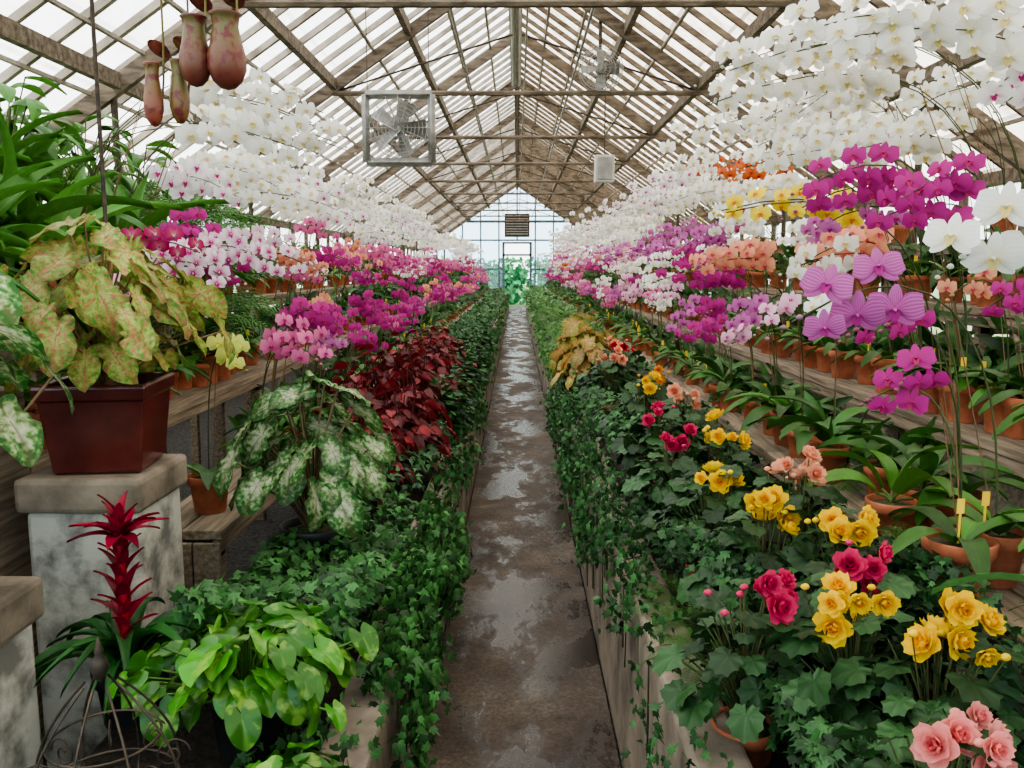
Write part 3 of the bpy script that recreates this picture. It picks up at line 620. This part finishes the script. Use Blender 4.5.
mb=MB();clump(mb,CALP,(PX,PY-.02,1.25),74,.31,.44,(.065,.12),(1,1,1),tilt=1.2,pr=.003,petc=(.30,.18,.10),var=.2,up=.15,jn=.42);clump(mb,CALP,(PX,PY,1.25),22,.2,.2,(.06,.10),(1,1,1),tilt=1.2,pr=.003,petc=(.3,.18,.1),var=.2,jn=.4);mb.build('pink_caladium')
# pothos
PC=(.05,.20,.016)
mb=MB();mb.place(POTB,rotz(0,(-.62,1.85,.48),1.3));clump(mb,HEART,(-.62,1.85,.60),95,.26,.20,(.040,.072),PC,tilt=1.0,pr=.0028,petc=(.12,.25,.05),var=.5,jn=.42);mb.build('potted_pothos')
mb=MB();clump(mb,HEART,(-.46,1.60,.50),26,.12,.12,(.042,.065),PC,tilt=1.4,pr=.0028,petc=(.12,.25,.05),var=.4,jn=.4);mb.build('pothos')
mb=MB();clump(mb,HEART,(-.64,1.36,.44),26,.18,.08,(.04,.06),PC,tilt=1.2,pr=.0028,petc=(.12,.25,.05),var=.4,jn=.4);mb.build('pothos')
# bromeliad
mb=MB();bx,by,bz=-.98,2.02,.58;mb.place(POTB,rotz(0,(bx,by,.46),1.1))
n=24;az=np.arange(n)*2.4;a=np.stack([np.cos(az),np.sin(az),rng.uniform(.1,.7,n)],-1);mb.place(STRAP,frames(np.tile([bx,by,bz],(n,1)),a,(0,0,1),rng.uniform(.24,.36,n)),np.array([.028,.11,.024])*rng.uniform(.7,1.4,(n,1)))
n=34;k=np.arange(n)/n;az=np.arange(n)*2.4;a=np.stack([np.cos(az),np.sin(az),1.1+2.4*k],-1);pp=np.stack([bx+0*k,by+0*k,bz+.10+.30*k],-1)
mb.place(BRACT,frames(pp,a,(0,0,1),.105-.01*k),np.array([.24,.004,.025])*rng.uniform(.6,1.3,(n,1)))
n=12;az=np.arange(n)*.55;a=np.stack([np.cos(az),np.sin(az),.5+.4*np.cos(3*az)],-1);mb.place(BRACT,frames(np.tile([bx,by,bz+.36],(n,1)),a,(0,0,1),.12),np.array([.28,.004,.03])*rng.uniform(.6,1.2,(n,1)))
mb.tube([(bx,by,bz-.02),(bx,by,bz+.40)],.012,'stem',6,(.28,.01,.02));mb.build('red_bromeliad')
# wire obelisk
mb=MB();ox,oy=-.78,1.50
for i in range(8):
    az=i*np.pi/4;u=np.linspace(0,1,14);r=.155*np.sin(np.pi*(.12+.82*u))**.8*(1-.3*u)+.002;z=.50+.33*u
    mb.tube(np.stack([ox+r*np.cos(az),oy+r*np.sin(az),z],-1),.0026,'metal_dark',5)
    t=np.linspace(0,9,26);rr=.034*(1-t/11);cx=.115
    mb.tube(np.stack([ox+(cx+rr*np.cos(t))*np.cos(az+.39),oy+(cx+rr*np.cos(t))*np.sin(az+.39),.66+rr*np.sin(t)],-1),.002,'metal_dark',4)
for z,r in((.53,.085),(.62,.128),(.72,.10)):
    t=np.linspace(0,2*np.pi,32);mb.tube(np.stack([ox+r*np.cos(t),oy+r*np.sin(t),z+0*t],-1),.0026,'metal_dark',5)
mb.place(lathe([(.001,0),(.010,.01),(.018,.03),(.012,.045),(.007,.055),(.009,.062),(.004,.08),(.001,.09)],8,'metal_dark'),rotz(0,(ox,oy,.83)));mb.build('wire_topiary_frame')
# nepenthes
def pitcher(mb,top,L,col,w=.30):
    prof=[(.001,-1.0),(.10,-.97),(.19,-.88),(.25,-.72),(.25,-.55),(.20,-.35),(.165,-.15),(.185,-.02),(.22,.01),(.20,.025),(.16,.0),(.15,-.1)]
    t=lathe([(r*w/.30,z) for r,z in prof],14,'pitcher_skin',w=[1,1,.95,.8,.7,.4,.2,.3,1,1,1,1]);M=rotz(R(0,6),top,L);mb.place(t,M,np.array([.14,.13,.04]),col)
    lid=polar(lambda t:.20,12,2,lambda x,y,q,t:.12-.3*x*x,'pitcher_skin');mb.place(lid,frames([np.array(top)+[.0,.02,.03*L/.14]],(-.3,-.6,.5),(0,0,1),L),col)
    b=np.array(top)-[0,0,L];p=np.array([b+[0,0,.003],b+[.012,0,-.004],b+[.03,.02,.02],b+[.035,.03,.10],b+[.02,.03,.30],b+[.0,.0,.62]]);mb.tube(bez(p[[0,1,3,5]],np.linspace(0,1,10)),.002,'stem',4,(.2,.16,.05))
mb=MB()
for tp,L,c,w in[((-.582,1.6,2.045),.120,(.16,.035,.028),.28),((-.525,1.6,2.05),.130,(.17,.035,.028),.32),((-.662,1.6,1.965),.11,(.26,.055,.035),.19),((-.622,1.62,1.975),.112,(.20,.09,.03),.19)]: pitcher(mb,tp,L,c,w)
mb.place(lathe([(.001,-.14),(.08,-.12),(.13,0),(.135,.01),(.12,.01),(.11,-.02),(.001,-.02)],16,'moss'),rotz(0,(-.58,1.66,2.62)));clump(mb,ELL,(-.58,1.66,2.58),18,.14,.12,(.18,.28),(.08,.18,.03),tilt=1.0,pet=False)
for k in range(3): az=k*2.1;mb.tube([(-.58+.12*math.cos(az),1.66+.12*math.sin(az),2.63),(-.58,1.66,3.0)],.002,'metal_dark',4)
mb.tube([(-.58,1.66,3.0),(-.58,1.66,roofz(.58))],.003,'metal_dark',4);mb.build('hanging_pitcher_plant')
# leafy foliage upper left
def leafy(nm,x,y,z,n,rad,h,L,col,T=ELL,pot=1.3,tilt=.8,up=.5,jn=.3):
    mb=MB();mb.place(POT[0],rotz(0,(x,y,z),pot));clump(mb,T,(x,y,z+.13*pot),n,rad,h,L,col,tilt=tilt,pr=.004,petc=(.10,.16,.04),up=up,jn=jn);mb.build(nm)
for x,y,z,h in[(-2.15,2.3,1.38,.55),(-2.2,2.8,1.38,.6),(-2.6,3.0,1.70,.75),(-2.7,3.8,1.70,.75),(-2.65,4.5,1.7,.7),(-2.1,2.0,1.38,.55),(-2.7,2.4,1.70,.7),(-2.2,4.1,1.38,.4),(-3.0,3.4,1.7,.8),(-3.0,5.,1.7,.7),(-2.7,5.4,1.7,.6),(-2.7,6.2,1.7,.6),(-2.7,7.,1.7,.6)]:
    leafy('potted_philodendron',x,y,z,44,.34,h,(.15,.26),(.065,.20,.025))
for x,y,z in[(-2.12,3.1,1.38),(-2.18,3.4,1.38),(-2.1,3.7,1.38),(-2.2,2.6,1.38),(-2.6,3.4,1.7),(-2.1,4.4,1.38),(-2.6,4.2,1.7)]:
    leafy('potted_cattleya_orchid',x,y,z,26,.12,.12,(.4,.65),(.085,.24,.035),UPR,pot=1.2,tilt=.0,up=2.6,jn=.25)
for y in(2.75,3.05,3.5,4.5): leafy('potted_foliage_orchid',-1.80,y,.96,9,.08,.06,(.2,.3),(.04,.12,.015),OLEAF[0],pot=1.,tilt=.1,up=.6)
for x,y,z in[(-1.60,2.30,1.0),(-1.66,2.0,1.0),(-1.74,2.45,1.0)]:
    leafy('potted_cattleya_orchid',x,y,z+.25,18,.12,.1,(.25,.38),(.05,.16,.02),STRAP,pot=1.4,tilt=.1,up=1.2)
fl('plant_stand',(-1.84,1.8,0),(-1.50,2.55,1.245),'wood_plank')
for x,y,z in[(-2.1,5.2,1.38),(-2.1,5.9,1.38),(-1.75,4.7,.96)]:
    mb=MB();mb.place(POT[0],rotz(0,(x,y,z),1.3));clump(mb,FROND,(x,y,z+.2),60,.15,.35,(.3,.5),(.08,.22,.04),tilt=.3,pet=False,up=1.);mb.build('potted_fern')
for x,y in[(1.18,2.42),(1.12,3.0),(1.2,3.9),(1.12,4.6),(1.2,2.7)]: leafy('potted_foliage_orchid',x,y,.84,8,.05,.05,(.16,.24),(.035,.11,.018),OLEAF[0],pot=.95,tilt=0,up=1.)
leafy('potted_foliage_orchid',1.04,2.3,.84,6,.05,.05,(.17,.24),(.09,.24,.03),OLEAF[0],pot=.9,tilt=0,up=1.4)
for x,y,z,L in[(1.0,2.05,.86,.1),(1.14,1.58,.86,.1),(1.2,2.8,.86,.1),(.45,1.95,.64,.08),(.46,2.3,.64,.08),(.47,2.12,.64,.07)]:
    mb=MB();clump(mb,FROND,(x,y,z),60,.08,.05,(L*.7,L*1.2),(.07,.17,.03),tilt=.4,pet=False,up=1.);mb.build('moss_fern')
leafy('potted_hosta',1.0,1.36,.84,7,.05,.04,(.2,.28),(.06,.17,.05),OLEAF[0],pot=.9,tilt=0,up=1.)
# ------------------------------------------------------------------ fans, fixtures
mb=MB();fx,fy,fz=-1.08,8.0,2.86;h=.30
for a,b in(((-h,-h),(h,-h)),((h,-h),(h,h)),((h,h),(-h,h)),((-h,h),(-h,-h))):
    mb.beam((fx+a[0],fy,fz+a[1]),(fx+b[0],fy,fz+b[1]),.018,.08,'metal_grey')
    mb.beam((fx+a[0],fy,fz+a[1]),(fx+b[0],fy,fz+b[1]),.07,.02,'metal_grey')
for yy in(-.045,.045):
    for r in np.arange(.05,.29,.035): t=np.linspace(0,2*np.pi,28);mb.tube(np.stack([fx+r*np.cos(t),fy+yy+0*t,fz+r*np.sin(t)],-1),.0032,'metal_grey',4)
    for i in range(8): az=i*np.pi/8;mb.tube([(fx-h*math.cos(az),fy+yy,fz-h*math.sin(az)),(fx+h*math.cos(az),fy+yy,fz+h*math.sin(az))],.004,'metal_grey',4)
def blades(mb,c,n,L,mat):
    B=grid(4,3,lambda U:.5+.5*U,.28,lambda U,S:.25*S,mat)
    for i in range(n):
        az=i*2*np.pi/n;mb.place(B,frames([c],(math.cos(az),0,math.sin(az)),(0,-1,0),L))
    mb.place(lathe([(.001,-.05),(.05,-.045),(.055,.03),(.001,.05)],12,mat),fframes([c],(0,-1,0),(0,0,1),1.))
blades(mb,(fx,fy,fz),5,.25,'metal_grey')
for s in(-1,1): mb.tube([(fx+s*.28,fy,fz+.3),(fx+s*.28,fy,roofz(fx+s*.28))],.004,'metal_dark',4)
mb.build('box_fan')
mb=MB();c=(.88,9.35,3.68)
for yy in(-.06,.06):
    for r in(.05,.10,.15,.2,.23): t=np.linspace(0,2*np.pi,28);mb.tube(np.stack([c[0]+r*np.cos(t),c[1]+yy+0*t,c[2]+r*np.sin(t)],-1),.004,'metal_grey',4)
    for i in range(8): az=i*np.pi/8;mb.tube([(c[0]-.23*math.cos(az),c[1]+yy,c[2]-.23*math.sin(az)),(c[0]+.23*math.cos(az),c[1]+yy,c[2]+.23*math.sin(az))],.003,'metal_grey',4)
blades(mb,c,4,.2,'metal_grey');mb.tube([(c[0],c[1]+.05,c[2]),(c[0],c[1]+.1,roofz(.88)-.02)],.02,'metal_dark',6);mb.build('circulation_fan')
mb=MB();mb.box((1.08,12,2.78),(1.34,12.25,3.14),'enamel_white');mb.box((1.11,11.98,2.81),(1.31,12.0,3.11),'metal_grey');mb.tube([(1.21,12.12,3.14),(1.21,12.12,roofz(1.21))],.01,'metal_dark',5);mb.build('wall_speaker',False,bevel=.01)
mb=MB();mb.box((-.1,9.8,4.52),(.06,14.2,4.58),'enamel_white')
for x in(-.06,.02): mb.tube([(x,9.9,4.49),(x,14.1,4.49)],.018,'enamel_white',8)
for y in(10,12,14): mb.tube([(-.02,y,4.58),(-.02,y,RZ-.1)],.004,'metal_dark',4)
mb.build('fluorescent_light_fixture',False)
mb=MB();mb.box((-.5,34.6,2.85),(.5,35.3,3.75),'metal_dark')
for i in range(8): mb.box((-.45,34.56,2.93+i*.1),(.45,34.6,2.97+i*.1),'metal_grey')
for x in(-.4,.4): mb.tube([(x,35,3.75),(x,35,roofz(.4))],.012,'metal_dark',5)
mb.build('hanging_unit_heater',False)
mb=MB();mb.tube([(-1.36,2.85,0),(-1.36,2.85,roofz(1.36))],.007,'metal_dark',6);mb.build('support_pole')
# ------------------------------------------------------------------ light, world, camera
w=bpy.data.worlds.new('World');sc.world=w;w.use_nodes=True;bg=w.node_tree.nodes['Background'];bg.inputs[0].default_value=(.96,.985,.97,1);bg.inputs[1].default_value=4.1
L=bpy.data.lights.new('sun','SUN');L.energy=1.5;L.angle=math.radians(25);L.color=(1,.96,.88);o=bpy.data.objects.new('sun',L);o.rotation_euler=(math.radians(20),math.radians(-28),0);sc.collection.objects.link(o)
cam=bpy.data.cameras.new('camera');cam.lens=29.9;cam.sensor_width=36;cam.clip_end=300;co=bpy.data.objects.new('camera',cam);co.location=(0,0,1.6);co.rotation_euler=(math.radians(90-7.77),0,.0059);sc.collection.objects.link(co);sc.camera=co
try: sc.view_settings.look='AgX - Medium High Contrast'
except Exception as e: print('look',e)
